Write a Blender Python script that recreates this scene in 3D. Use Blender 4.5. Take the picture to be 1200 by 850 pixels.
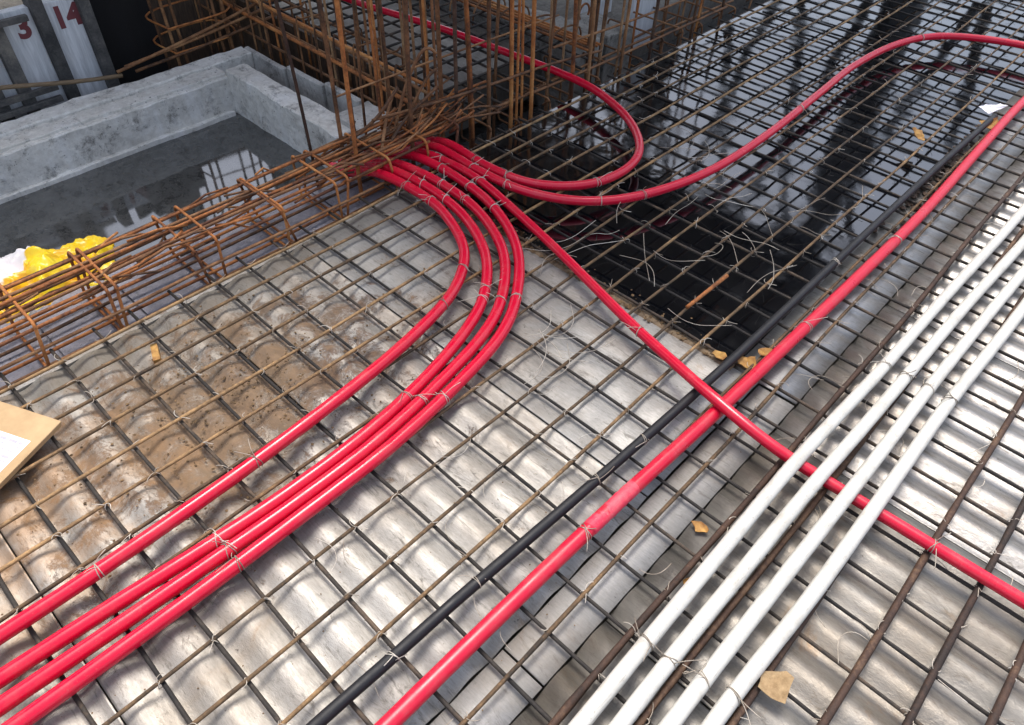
import bpy, bmesh, math, random
import numpy as np
from mathutils import Vector, Matrix, noise

for o in list(bpy.data.objects): bpy.data.objects.remove(o)
SC = bpy.context.scene
COL = SC.collection
random.seed(11); rng = np.random.default_rng(11)

# ------------------------------------------------------------------ camera
ROT = np.array([[0.72696819, 0.6861221, 0.02745393],
                [0.50713811, -0.50951459, -0.69513008],
                [-0.46295593, 0.51926039, -0.71835956]])
CAM = np.array([1.03304606, -0.22744846, 1.81256287])
cd = bpy.data.cameras.new('camera'); cam = bpy.data.objects.new('camera', cd); COL.objects.link(cam)
cd.sensor_width = 36; cd.lens = 850 / 1200 * 36; cd.clip_start = 0.02; cd.clip_end = 2000
cam.matrix_world = Matrix(((ROT[0][0], -ROT[1][0], -ROT[2][0], CAM[0]), (ROT[0][1], -ROT[1][1], -ROT[2][1], CAM[1]),
                           (ROT[0][2], -ROT[1][2], -ROT[2][2], CAM[2]), (0, 0, 0, 1)))
SC.camera = cam

# ------------------------------------------------------------------ light: bright overcast
SUN_EL, SUN_AZ = math.radians(68), math.radians(48)      # azimuth from +Y towards -X
W = bpy.data.worlds.new('World'); SC.world = W; W.use_nodes = True
nt = W.node_tree; bgn = nt.nodes['Background']
sky = nt.nodes.new('ShaderNodeTexSky'); sky.sky_type = 'NISHITA'; sky.sun_disc = False
sky.sun_elevation = SUN_EL; sky.sun_rotation = -SUN_AZ
sky.air_density = 1.0; sky.dust_density = 4.0; sky.ozone_density = 1.0
hs = nt.nodes.new('ShaderNodeHueSaturation'); hs.inputs['Saturation'].default_value = 0.75
nt.links.new(sky.outputs[0], hs.inputs['Color']); nt.links.new(hs.outputs[0], bgn.inputs[0])
bgn.inputs[1].default_value = 0.15
sl = bpy.data.lights.new('sun', 'SUN'); sun = bpy.data.objects.new('sun', sl); COL.objects.link(sun)
sl.energy = 1.5; sl.angle = math.radians(26); sl.color = (1.0, 0.96, 0.9)
sd = Vector((-math.sin(SUN_AZ) * math.cos(SUN_EL), math.cos(SUN_AZ) * math.cos(SUN_EL), math.sin(SUN_EL)))
sun.rotation_euler = sd.to_track_quat('Z', 'Y').to_euler(); sun.location = sd * 20
SC.view_settings.view_transform = 'Standard'; SC.view_settings.look = 'None'
SC.view_settings.exposure = 1.15; SC.view_settings.gamma = 1.0
SC.render.engine = 'CYCLES'

# ------------------------------------------------------------------ mesh helpers
class MB:
    def __init__(s): s.v = []; s.f = []; s.n = 0
    def add(s, v, f):
        s.v.append(np.asarray(v, float)); s.f += [tuple(i + s.n for i in q) for q in f]; s.n += len(v); return s
    def box(s, x0, x1, y0, y1, z0, z1, jit=0.0):
        v = np.array([[x, y, z] for z in (z0, z1) for y in (y0, y1) for x in (x0, x1)], float)
        if jit: v += rng.normal(0, jit, v.shape)
        return s.add(v, [(0, 2, 3, 1), (4, 5, 7, 6), (0, 1, 5, 4), (2, 6, 7, 3), (0, 4, 6, 2), (1, 3, 7, 5)])
    def tube(s, pts, r, k=6, caps=True):
        p = np.asarray(pts, float); n = len(p)
        r = np.broadcast_to(np.asarray(r, float), (n,))
        t = np.gradient(p, axis=0); t /= np.linalg.norm(t, axis=1)[:, None] + 1e-12
        u = np.cross(t[0], (0, 0, 1.0) if abs(t[0][2]) < .9 else (1.0, 0, 0)); u /= np.linalg.norm(u)
        U = np.empty_like(p)
        for i in range(n):
            u = u - t[i] * (u @ t[i]); u /= np.linalg.norm(u) + 1e-12; U[i] = u
        V = np.cross(t, U)
        a = np.arange(k) * 2 * np.pi / k
        v = p[:, None] + r[:, None, None] * (np.cos(a)[None, :, None] * U[:, None] + np.sin(a)[None, :, None] * V[:, None])
        f = [(i * k + j, i * k + (j + 1) % k, (i + 1) * k + (j + 1) % k, (i + 1) * k + j) for i in range(n - 1) for j in range(k)]
        if caps: f += [tuple(range(k))[::-1], tuple(range((n - 1) * k, n * k))]
        return s.add(v.reshape(-1, 3), f)
    def grid(s, P):
        P = np.asarray(P, float); a, b = P.shape[:2]
        return s.add(P.reshape(-1, 3), [(i * b + j, (i + 1) * b + j, (i + 1) * b + j + 1, i * b + j + 1) for i in range(a - 1) for j in range(b - 1)])
    def mesh(s, name, smooth=True):
        me = bpy.data.meshes.new(name)
        me.from_pydata(np.concatenate(s.v).tolist(), [], s.f)
        if smooth: me.polygons.foreach_set('use_smooth', [True] * len(me.polygons))
        me.update(); return me
def link(name, me, mat, parent=None, loc=None):
    o = bpy.data.objects.new(name, me); COL.objects.link(o)
    if mat is not None and me is not None and not me.materials: me.materials.append(mat)
    if parent is not None: o.parent = parent
    if loc is not None: o.location = loc
    return o
def obj(name, mb, mat, parent=None, smooth=True, bevel=0):
    o = link(name, mb.mesh(name, smooth), mat, parent)
    if bevel:
        m = o.modifiers.new('bevel', 'BEVEL'); m.width = bevel; m.segments = 2; m.limit_method = 'ANGLE'
    return o
def tag(o, label, cat, group=None):
    o['label'] = label; o['category'] = cat
    if group: o['group'] = group
    return o
def thing(name, label, cat, loc=(0, 0, 0), group=None):
    o = bpy.data.objects.new(name, None); COL.objects.link(o); o.location = loc; o.empty_display_size = .1
    return tag(o, label, cat, group)
def struct(o): o['kind'] = 'structure'; return o
def spline(pts, step=.02, smooth=3):
    p = np.asarray(pts, float)
    q = [p[0] * 2 - p[1]] + list(p) + [p[-1] * 2 - p[-2]]
    out = []
    for i in range(1, len(q) - 2):
        a, b, c, d = q[i - 1:i + 3]
        m = max(2, int(np.linalg.norm(c - b) / step))
        for t in np.arange(m) / m:
            out.append(.5 * ((2 * b) + (c - a) * t + (2 * a - 5 * b + 4 * c - d) * t * t + (3 * b - a - 3 * c + d) * t ** 3))
    out.append(p[-1]); out = np.array(out)
    L = np.r_[0, np.cumsum(np.linalg.norm(np.diff(out, axis=0), axis=1))]
    s = np.linspace(0, L[-1], max(3, int(L[-1] / step)))
    out = np.stack([np.interp(s, L, out[:, k]) for k in range(3)], 1)
    for _ in range(smooth):
        o2 = out.copy(); o2[1:-1] = (out[:-2] + 2 * out[1:-1] + out[2:]) / 4; out = o2
    return out
def fbm(x, y, s=1.0, o=3):
    return noise.fractal(Vector((x * s, y * s, 1.7)), 1.0, 2.0, o)

# ------------------------------------------------------------------ materials
class NT:
    def __init__(s, name):
        s.m = bpy.data.materials.new(name); s.m.use_nodes = True; s.t = s.m.node_tree
        s.b = s.t.nodes['Principled BSDF']
    def n(s, typ, **k):
        nd = s.t.nodes.new(typ)
        for a, v in k.items(): setattr(nd, a, v)
        return nd
    def l(s, a, b): s.t.links.new(a, b)
    def coord(s, kind='Object', scale=(1, 1, 1)):
        c = s.n('ShaderNodeTexCoord'); mp = s.n('ShaderNodeMapping'); mp.inputs['Scale'].default_value = scale
        s.l(c.outputs[kind], mp.inputs[0]); return mp.outputs[0]
    def world(s, scale=(1, 1, 1)):
        g = s.n('ShaderNodeNewGeometry'); mp = s.n('ShaderNodeMapping'); mp.inputs['Scale'].default_value = scale
        s.l(g.outputs['Position'], mp.inputs[0]); return mp.outputs[0]
    def noise(s, vec, scale, detail=4, rough=.6, dist=0):
        nd = s.n('ShaderNodeTexNoise'); nd.inputs['Scale'].default_value = scale; nd.inputs['Detail'].default_value = detail
        nd.inputs['Roughness'].default_value = rough; nd.inputs['Distortion'].default_value = dist
        s.l(vec, nd.inputs['Vector']); return nd.outputs['Fac']
    def ramp(s, fac, stops):
        r = s.n('ShaderNodeValToRGB'); e = r.color_ramp.elements
        while len(e) < len(stops): e.new(.5)
        for q, (p, c) in zip(e, stops):
            q.position = p; q.color = (*c, 1) if isinstance(c, tuple) else (c, c, c, 1)
        s.l(fac, r.inputs[0]); return r.outputs[0]
    def math(s, op, a, b=None, clamp=False):
        m = s.n('ShaderNodeMath', operation=op, use_clamp=clamp)
        for i, v in enumerate((a, b)):
            if v is None: continue
            if isinstance(v, (int, float)): m.inputs[i].default_value = v
            else: s.l(v, m.inputs[i])
        return m.outputs[0]
    def mix(s, fac, a, b):
        m = s.n('ShaderNodeMix', data_type='RGBA')
        for i, v in ((0, fac), (6, a), (7, b)):
            if isinstance(v, (int, float)): m.inputs[i].default_value = v
            elif isinstance(v, tuple): m.inputs[i].default_value = (*v, 1)
            else: s.l(v, m.inputs[i])
        return m.outputs[2]
    def bump(s, h, strength=.3, dist=.01):
        b = s.n('ShaderNodeBump'); b.inputs['Strength'].default_value = strength; b.inputs['Distance'].default_value = dist
        s.l(h, b.inputs['Height']); s.l(b.outputs[0], s.b.inputs['Normal'])
    def set(s, **k):
        for a, v in k.items():
            i = s.b.inputs[a.replace('_', ' ')]
            if isinstance(v, (int, float)): i.default_value = v
            elif isinstance(v, tuple): i.default_value = (*v, 1)
            else: s.l(v, i)
        return s.m

def m_rust(name, dark, mid, light, p=(.35, .55, .75), rough=.75):
    t = NT(name); w = t.world()
    oi = t.n('ShaderNodeObjectInfo')
    a = t.noise(w, 9, 5, .65); b = t.noise(w, 90, 3, .6)
    f = t.math('ADD', t.math('MULTIPLY', a, .7), t.math('MULTIPLY', b, .3))
    f = t.math('ADD', f, t.math('MULTIPLY', t.math('SUBTRACT', oi.outputs['Random'], .5), .22))
    c = t.ramp(f, [(p[0], dark), (p[1], mid), (p[2], light)])
    t.bump(t.noise(w, 220, 3, .7), .6, .003)
    return t.set(Base_Color=c, Roughness=rough, Metallic=.1)
M_BAR = m_rust('mesh_bar_steel', (.03, .02, .012), (.14, .082, .038), (.4, .24, .105), (.3, .48, .68))
M_CROSS = m_rust('cross_bar_steel', (.012, .010, .009), (.035, .028, .022), (.12, .08, .05))
M_HEAVY = m_rust('heavy_bar_steel', (.018, .010, .007), (.06, .03, .018), (.17, .1, .055))
M_ORANGE = m_rust('orange_rust', (.09, .03, .012), (.40, .14, .035), (.6, .3, .1))
M_BROWN = m_rust('brown_rust', (.05, .024, .012), (.21, .095, .038), (.42, .23, .1))
M_TAN = m_rust('tan_rust', (.1, .05, .025), (.3, .17, .08), (.5, .33, .18))
M_WIRE = m_rust('tie_wire_steel', (.25, .2, .15), (.5, .44, .36), (.75, .7, .62), rough=.4)

def m_deck(name, corr, metal, base, rough0, dirt):
    t = NT(name); w = t.world(); st = t.world((3, 16, 3))
    big = t.noise(w, 2.3, 5, .6); fine = t.noise(st, 9, 6, .7); sp = t.noise(w, 55, 3, .6)
    sc = t.noise(t.world((20, 60, 1)), 2.5, 6, .75, 1.5)
    c = t.mix(t.ramp(fine, [(.3, 0.), (.7, 1.)]), base, tuple(x * .72 for x in base))
    c = t.mix(t.ramp(sc, [(.55, 0.), (.66, .6)]), c, tuple(x * .5 for x in base))
    # cement dust / slurry film
    sl_ = t.ramp(t.noise(w, 4.2, 6, .7, .8), [(.42, 0.), (.62, 1.)])
    c = t.mix(t.math('MULTIPLY', sl_, dirt), c, (.2, .185, .16))
    # dried mud trodden across the left part of the deck
    sx = t.n('ShaderNodeSeparateXYZ'); t.l(t.world(), sx.inputs[0])
    dx = t.math('MULTIPLY', t.math('ADD', sx.outputs[0], .68), 1.55); dy = t.math('MULTIPLY', t.math('SUBTRACT', sx.outputs[1], .36), .95)
    d = t.math('SQRT', t.math('ADD', t.math('MULTIPLY', dx, dx), t.math('MULTIPLY', dy, dy)))
    mm = t.math('SUBTRACT', t.math('ADD', t.noise(w, 8.5, 9, .82, .5), .15), t.math('MULTIPLY', d, .22))
    mud = t.ramp(mm, [(.525, 0.), (.55, .6), (.62, 1.)])
    c = t.mix(t.math('MULTIPLY', mud, .88), c, t.ramp(t.noise(w, 26, 5, .7), [(.3, (.03, .015, .007)), (.52, (.12, .058, .022)), (.75, (.27, .155, .07))]))
    gr = t.ramp(t.noise(t.world((1, 3.5, 1)), 9, 9, .8, .7), [(.54, 0.), (.64, .6)])
    c = t.mix(gr, c, (.1, .085, .068))
    gr2 = t.ramp(t.noise(t.world((1, 1, 1)), 1.7, 6, .7, .3), [(.45, 0.), (.66, .45)])
    c = t.mix(gr2, c, (.2, .15, .095))
    tan_ = t.ramp(t.math('SUBTRACT', t.math('ADD', t.noise(w, 3.0, 5, .65, .5), .22), t.math('MULTIPLY', d, .2)), [(.54, 0.), (.74, .35)])
    c = t.mix(tan_, c, (.24, .15, .075))
    ex = t.math('ADD', sx.outputs[0], .75); ey = t.math('ADD', sx.outputs[1], .35)
    e_ = t.math('SQRT', t.math('ADD', t.math('MULTIPLY', ex, ex), t.math('MULTIPLY', ey, ey)))
    ot = t.ramp(t.math('SUBTRACT', t.math('ADD', t.noise(w, 4, 7, .7, .4), .25), t.math('MULTIPLY', e_, .5)), [(.5, 0.), (.72, .55)])
    c = t.mix(ot, c, (.3, .155, .055))
    rust = t.ramp(t.noise(w, 3.4, 6, .75, .5), [(.6, 0.), (.7, .55)])
    c = t.mix(rust, c, (.22, .13, .06))
    spk = t.ramp(sp, [(.7, 0.), (.76, .8)])
    c = t.mix(spk, c, (.07, .055, .045))
    r = t.math('ADD', t.math('MULTIPLY', fine, .22), rough0, True)
    r = t.math('ADD', r, t.math('MULTIPLY', t.math('MAXIMUM', mud, t.math('MULTIPLY', sl_, dirt)), .32), True)
    r = t.math('ADD', r, t.math('MULTIPLY', gr, .25), True)
    me = t.math('MULTIPLY', t.math('SUBTRACT', 1., t.math('MAXIMUM', mud, t.math('MULTIPLY', sl_, dirt), True), True), metal)
    h = t.math('ADD', t.math('MULTIPLY', sc, .5), t.math('ADD', t.math('MULTIPLY', t.noise(w, 30, 5, .7), .5), t.math('MULTIPLY', mud, .8)))
    t.bump(h, .35, .006)
    return t.set(Base_Color=c, Roughness=r, Metallic=me)
M_DECK = m_deck('galvanised_deck', 1, .7, (.46, .435, .395), .4, .25)
M_DECKF = m_deck('dusty_deck', 0, .55, (.39, .38, .36), .38, .4)
M_DECKR = m_deck('bright_galvanised_deck', 1, .8, (.36, .345, .325), .2, .22)
M_DECKN = m_deck('dimmed_deck', 1, .7, (.25, .235, .21), .24, .4)  # darker deck copy, paints in the dimmer reflection on the near right sheets
M_SLUR = m_deck('slurry_deck', 0, .25, (.32, .31, .295), .42, .5)

def m_black_film():
    t = NT('wet_black_membrane'); w = t.world()
    n1 = t.noise(w, 3.5, 3, .5); n2 = t.noise(w, 14, 4, .6)
    c = t.mix(t.ramp(t.noise(w, 6, 6, .7), [(.6, 0.), (.74, .3)]), (.003, .0035, .005), (.045, .038, .03))
    r = t.ramp(t.noise(w, 5, 5, .65), [(.35, .04), (.55, .09), (.75, .2)])
    t.bump(t.math('ADD', n1, t.math('MULTIPLY', n2, .14)), .07, .02)
    return t.set(Base_Color=c, Roughness=r, IOR=1.9)
M_FILM = m_black_film()
def m_conduit(name, col, rough, dirtc, amt):
    t = NT(name); w = t.world()
    f = t.ramp(t.noise(w, 12, 6, .7), [(.5, 0.), (.75, amt)])
    g = t.ramp(t.noise(w, 140, 2, .5), [(.66, 0.), (.72, amt)])
    c = t.mix(f, col, dirtc); c = t.mix(g, c, dirtc)
    sc = t.ramp(t.noise(t.world((60, 4, 60)), 3, 5, .7, .4), [(.6, 0.), (.68, amt * .9)])
    c = t.mix(sc, c, dirtc)
    t.bump(t.noise(w, 60, 3, .6), .08, .002)
    return t.set(Base_Color=c, Roughness=t.ramp(t.noise(w, 18, 4, .6), [(.3, rough), (.75, rough + .2)]), IOR=1.5)
M_RED = m_conduit('red_conduit', (.6, .003, .03), .13, (.42, .1, .09), .3)
M_REDBIG = m_conduit('dull_red_conduit', (.55, .004, .03), .25, (.36, .12, .11), .35)
M_WHITE = m_conduit('white_conduit', (.55, .53, .48), .4, (.3, .26, .2), .55)
M_BLACK = m_conduit('black_conduit', (.003, .003, .005), .5, (.035, .033, .032), .2)
M_TAPE = m_conduit('faded_red_tape', (.66, .02, .06), .5, (.6, .3, .28), .4)

def m_concrete(name, lo, hi, rough=.85, wet=False):
    t = NT(name); w = t.world()
    a = t.noise(w, 2.6, 8, .75, .1); b = t.noise(w, 34, 6, .75)
    f = t.math('ADD', t.math('MULTIPLY', a, .55), t.math('MULTIPLY', b, .45))
    c = t.ramp(f, [(.34, lo), (.5, tuple((x + y) / 2 for x, y in zip(lo, hi))), (.64, hi)])
    st = t.ramp(t.noise(w, 9, 8, .82, .3), [(.53, 0.), (.64, .8)])
    c = t.mix(st, c, tuple(x * .3 for x in lo))
    pal = t.ramp(t.noise(t.world((1, 1, .25)), 6, 7, .75, .1), [(.5, 0.), (.7, .45)])
    c = t.mix(pal, c, tuple(min(.8, x * 1.25) for x in hi))
    pit = t.ramp(t.noise(w, 60, 2, .5), [(.68, 0.), (.73, .8)])
    c = t.mix(pit, c, tuple(x * .3 for x in lo))
    if wet:
        r = t.ramp(t.noise(w, 1.6, 4, .5), [(.35, .03), (.6, .07), (.75, .2)]); t.bump(a, .04, .004); t.b.inputs['IOR'].default_value = 1.9
    else:
        r = rough; t.bump(t.math('ADD', a, b), .5, .01)
    return t.set(Base_Color=c, Roughness=r)
M_CONC = m_concrete('concrete', (.24, .225, .2), (.6, .58, .54))
M_CONCP = m_concrete('pale_concrete', (.40, .375, .33), (.76, .74, .68))
M_CONCM = m_concrete('stained_concrete', (.12, .11, .09), (.38, .36, .32))
M_CONCD = m_concrete('dark_concrete', (.06, .055, .045), (.22, .2, .17))
M_PIT = m_concrete('wet_pit_concrete', (.035, .036, .034), (.09, .09, .086), wet=True)
M_GUT = m_concrete('purple_grey_gutter', (.12, .115, .135), (.32, .31, .35), rough=.45)
M_FAR = m_concrete('frame_concrete', (.1, .1, .1), (.2, .2, .2))
def m_wood(name, a, b, scale=(2, 30, 30), rough=.75):
    t = NT(name); w = t.world(scale)
    f = t.noise(w, 3, 6, .7, .5)
    c = t.ramp(f, [(.3, a), (.7, b)])
    t.bump(f, .3, .004)
    return t.set(Base_Color=c, Roughness=rough)
M_PLY = m_wood('stained_plywood', (.03, .018, .012), (.12, .075, .045), (20, 20, 3))
M_TIMB = m_wood('site_timber', (.09, .06, .035), (.26, .18, .1), (20, 2, 20))
M_PALE = m_wood('pale_formwork_board', (.42, .43, .44), (.72, .73, .74), (14, 14, 1.5), .5)
M_VOID = NT('opening_shade_black').set(Base_Color=(.006, .005, .005), Roughness=.9)  # near-black colour for the shade inside the opening
M_STEELD = m_rust('dark_form_steel', (.03, .03, .03), (.09, .085, .08), (.2, .18, .15))
M_PAINT = NT('red_paint').set(Base_Color=(.16, .04, .045), Roughness=.7)
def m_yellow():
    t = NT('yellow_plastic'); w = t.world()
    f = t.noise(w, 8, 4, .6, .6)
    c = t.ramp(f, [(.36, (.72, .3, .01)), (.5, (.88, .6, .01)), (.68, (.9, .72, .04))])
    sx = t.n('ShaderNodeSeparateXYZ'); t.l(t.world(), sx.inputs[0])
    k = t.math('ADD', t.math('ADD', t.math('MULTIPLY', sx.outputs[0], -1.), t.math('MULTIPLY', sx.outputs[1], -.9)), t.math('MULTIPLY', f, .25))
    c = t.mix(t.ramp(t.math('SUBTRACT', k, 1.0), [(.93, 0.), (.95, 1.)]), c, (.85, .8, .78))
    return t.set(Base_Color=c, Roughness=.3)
M_YEL = m_yellow()
t = NT('kraft_cardboard'); w_ = t.world(); M_CARD = t.set(Base_Color=t.ramp(t.noise(w_, 14, 5, .6), [(.3, (.38, .25, .125)), (.7, (.5, .34, .18))]), Roughness=.8)
t = NT('tan_scrap_card'); w_ = t.world(); M_SCRAP2 = t.set(Base_Color=t.ramp(t.noise(w_, 40, 5, .7), [(.3, (.2, .12, .05)), (.7, (.42, .29, .15))]), Roughness=.8)
M_LABEL = NT('paper_label').set(Base_Color=(.82, .8, .84), Roughness=.6)
M_INK = NT('printed_ink').set(Base_Color=(.4, .38, .46), Roughness=.7)
t = NT('scrap_card'); w_ = t.world(); M_SCRAP = t.set(Base_Color=t.ramp(t.noise(w_, 30, 4, .6), [(.35, (.25, .11, .025)), (.65, (.5, .28, .07))]), Roughness=.7)
t = NT('site_earth'); w_ = t.world(); M_EARTH = t.set(Base_Color=t.ramp(t.noise(w_, .4, 8, .7), [(.3, (.12, .1, .08)), (.7, (.26, .22, .17))]), Roughness=.95)

# ------------------------------------------------------------------ setting
struct(obj('ground', MB().grid([[(x, y, -3.2) for y in (-400, 400)] for x in (-400, 400)]), M_EARTH))
struct(obj('sub_floor', MB().box(-7, 4.2, -4, 12.5, -.9, -.58), M_CONCD, smooth=False))

P = .15
def corr_z(y, amp, base, ph, trap=False):
    d = abs((y - ph + P / 2) % P - P / 2) / (P / 2)          # 0 in the valley, 1 on the crest
    if trap:
        t = min(1, max(0, (d - .12) / .36)); return base + amp * (2 * t * t * (3 - 2 * t) - 1)
    return base - amp * math.cos(math.pi * d)
def deck_sheet(x0, x1, y0, y1, amp, base, mat, parent, ph=.012, rough=.0012, trap=False):
    xs = np.linspace(x0, x1, max(3, int((x1 - x0) / .14))); ys = np.linspace(y0, y1, max(3, int((y1 - y0) / .0055)))
    G = [[(x, y, corr_z(y, amp, base, ph, trap) + rough * 1.2 * fbm(x * .5, y, 2.1) ) for y in ys] for x in xs]
    # turned-down rim so that the sheet has thickness
    mb = MB().grid(G)
    b = len(ys); a = len(xs)
    for (i0, edge) in ((0, 0), (0, 1)):
        pass
    o = obj('deck_sheet', mb, mat, parent)
    m = o.modifiers.new('thick', 'SOLIDIFY'); m.thickness = .0015; m.offset = -1
    return o
deck = struct(bpy.data.objects.new('metal_deck_floor', None)); COL.objects.link(deck)
ys = [-3.0, -2.16, -1.28, -.4, .47, 0.98]
for k in range(5):
    deck_sheet(-1.24, .522, ys[k] + .002, ys[k + 1] - .002, .0092, -.036 - .001 * (k % 2), M_DECK, deck)
deck_sheet(-1.24, .522, 0.984, 1.645, .003, -.031, M_DECKF, deck)
ysr = [-3.0, -2.1, -1.2, -.3, .6, 1.5, 2.4, 3.3, 4.2, 5.1, 6.0, 7.5, 9, 12]
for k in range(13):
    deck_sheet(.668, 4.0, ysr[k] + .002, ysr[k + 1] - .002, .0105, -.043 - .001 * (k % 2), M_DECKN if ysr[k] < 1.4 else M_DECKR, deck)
for y0, y1 in ((-3, -.9), (-.9, .35), (.35, 1.64), (1.645, 4.2), (4.2, 12)):
    o = deck_sheet(.528 if y1 < 1.65 else .42, .664, y0 + .003, y1 - .003, .0010, -.036, M_SLUR if y1 < 1.65 else M_DECKR, deck, rough=.003); o.name = 'closure_strip'
# wet black membrane in the recessed bay
xs_ = np.linspace(-1.34, .419, 60); ys_ = np.linspace(1.66, 12, 260)
mb = MB().grid([[(x, y, -.064 + .003 * fbm(x, y, 1.4) + .001 * fbm(x + 9, y, 6)) for y in ys_] for x in xs_])
mem = struct(obj('membrane_floor', mb, M_FILM))
mb = MB()
for x0, x1, y0, y1 in ((-1.26, .42, 1.618, 1.66), ):
    xs2 = np.linspace(x0, x1, 60)
    mb.grid([[(x, y0 + (.006 * fbm(x, 3, 9)), -.04), (x, y0 + .01 + .006 * fbm(x, 3, 9), -.0265 + .002 * fbm(x, 1, 8)), (x, y1 + .016 * fbm(x, 5, 5), -.0265 + .003 * fbm(x, 7, 11)), (x, y1 + .02 * fbm(x, 5, 5), -.12)] for x in xs2])
tag(obj('edge_batten', mb, M_TIMB), 'mud caked timber batten along the near edge of the black membrane', 'batten')

# trench, gutter, pit
struct(obj('trench_floor', MB().box(-1.95, -1.36, 2.02, 11, -.58, -.47), M_PIT, smooth=False))
tag(obj('edge_form', MB().box(-1.365, -1.335, 2.0, 11, -.47, -.075), M_PLY, smooth=False, bevel=.003), 'dark plywood edge form along the trench beside the black membrane', 'formwork')
struct(obj('gutter_floor', MB().box(-1.78, -1.25, -3, 2.0, -.3, -.135), M_GUT, smooth=False))
ns = 14
mb = MB()
gut = struct(bpy.data.objects.new('gutter_panels', None)); COL.objects.link(gut)
for k in range(13):
    y0 = -2.2 + k * .32
    obj('panel', MB().box(-1.74, -1.262, y0, y0 + .312, -.134, -.122 + random.uniform(-.002, .002)), M_GUT, gut, smooth=False, bevel=.002)
obj('side_plate', MB().box(-1.262, -1.243, -3, 2.0, -.29, -.037), M_DECKF, gut, smooth=False)
xs2 = np.linspace(-3.0, -1.78, 30); ys2 = np.linspace(-3, 1.75, 60)
struct(obj('pit_floor', MB().grid([[(x, y, -.312 + .0012 * fbm(x, y, 2)) for y in ys2] for x in xs2]), M_PIT))

def rough_block(x0, x1, y0, y1, z0, z1, step=.05, amp=.006, seed=0):
    bm = bmesh.new(); bmesh.ops.create_cube(bm, size=1)
    for v in bm.verts: v.co = Vector(((x0 + x1) / 2 + v.co.x * (x1 - x0), (y0 + y1) / 2 + v.co.y * (y1 - y0), (z0 + z1) / 2 + v.co.z * (z1 - z0)))
    bmesh.ops.bevel(bm, geom=bm.edges[:], offset=min(.007, (z1 - z0) * .1), segments=1, affect='EDGES')
    for ax, (a, b) in enumerate(((x0, x1), (y0, y1), (z0, z1))):
        for k in range(1, min(90, int((b - a) / step))):
            co = [0, 0, 0]; no = [0, 0, 0]; co[ax] = a + (b - a) * k / min(90, int((b - a) / step)); no[ax] = 1
            bmesh.ops.bisect_plane(bm, geom=bm.verts[:] + bm.edges[:] + bm.faces[:], plane_co=co, plane_no=no)
    for v in bm.verts:
        n = noise.noise_vector(v.co * 5 + Vector((seed, 0, 0))); v.co += n * amp + noise.noise_vector(v.co * 17) * amp * .7 + noise.noise_vector(v.co * 41) * amp * .35
    me = bpy.data.meshes.new('block'); bm.to_mesh(me); bm.free(); return me
up = thing('concrete_upstand', 'pale rough concrete upstand wall around the wet pit', 'wall', (-3, .5, -.3))
def pw(name, me, mat, parent):
    o = link(name, me, mat, parent); o.matrix_parent_inverse = Matrix.Translation(-Vector(parent.location)); return o
pw('long_wall', rough_block(-3.16, -2.93, -1.6, 1.68, -.4, -.095, .035, .007), M_CONCP, up)
pw('fillet', rough_block(-2.945, -2.905, -1.6, 1.64, -.33, -.285, .035, .006, 31), M_CONCP, up)
pw('inner_lip', rough_block(-3.05, -2.955, -1.6, 1.66, -.11, -.078, .035, .006, 41), M_CONCP, up)
pw('top_ledge', rough_block(-3.22, -3.1, -1.6, 1.93, -.3, -.078, .035, .007, 5), M_CONCP, up)
pw('cross_wall', rough_block(-2.96, -1.9, 1.66, 1.8, -.4, -.06, .035, .008, 9), M_CONCP, up)
pw('end_block', rough_block(-2.05, -1.72, 1.76, 1.98, -.4, -.03, .05, .01, 3), M_CONC, up)
fb = thing('timber_form', 'weathered pale board form behind the short pit wall', 'formwork', (-2.5, 1.95, -.3))
for k, (a, b) in enumerate(((-3.2, -2.78), (-2.76, -2.42), (-2.4, -2.1))):
    pw('board', rough_block(a, b, 1.93 + .01 * k, 1.965 + .01 * k, -.45, -.08 + .02 * k, .08, .004, k), M_CONC, fb)

# ------------------------------------------------------------------ main mesh
A_X = [i * .1426 for i in (-8.6, -7.75, -6.93, -6, -5, -4, -3, -2, -1, 0, 1, 2, 3.36, 4.12, 5.27, 6.3, 7.35, 8.47, 9.47, 10.5, 11.55, 12.6, 13.7, 14.8, 16, 17.2, 18.5, 20, 21.5, 23, 25, 27)]
B_Y = [j * .15 + .005 * math.sin(j * 2.3) for j in range(-16, 76)]
mesh_t = thing('rebar_mesh', 'rusty steel rebar mesh tied across the whole deck', 'rebar mesh')
for n, x in enumerate(A_X):
    heavy = x > .7
    L = np.arange(-2.5, 11.8, .075); ph = random.uniform(0, 9)
    pts = np.stack([x + .005 * np.sin(L * 1.7 + ph) + .0025 * np.sin(L * 5.1 + ph * 2), L, .001 + .0025 * np.sin(L * 3.3 + ph)], 1)
    r = (.0097 if heavy else .0063) * (1 + .06 * rng.standard_normal(len(L)))
    obj('long_bar', MB().tube(pts, r, 6), M_HEAVY if heavy else M_BAR, mesh_t)
for n, y in enumerate(B_Y):
    x1 = 3.95
    L = np.arange(-1.33, x1, .075); ph = random.uniform(0, 9)
    pts = np.stack([L, y + .005 * np.sin(L * 1.9 + ph) + .0025 * np.sin(L * 6 + ph), -.0155 + .002 * np.sin(L * 3.7 + ph)], 1)
    obj('cross_bar', MB().tube(pts, .0060 * (1 + .06 * rng.standard_normal(len(L))), 6), M_CROSS, mesh_t)
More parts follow.
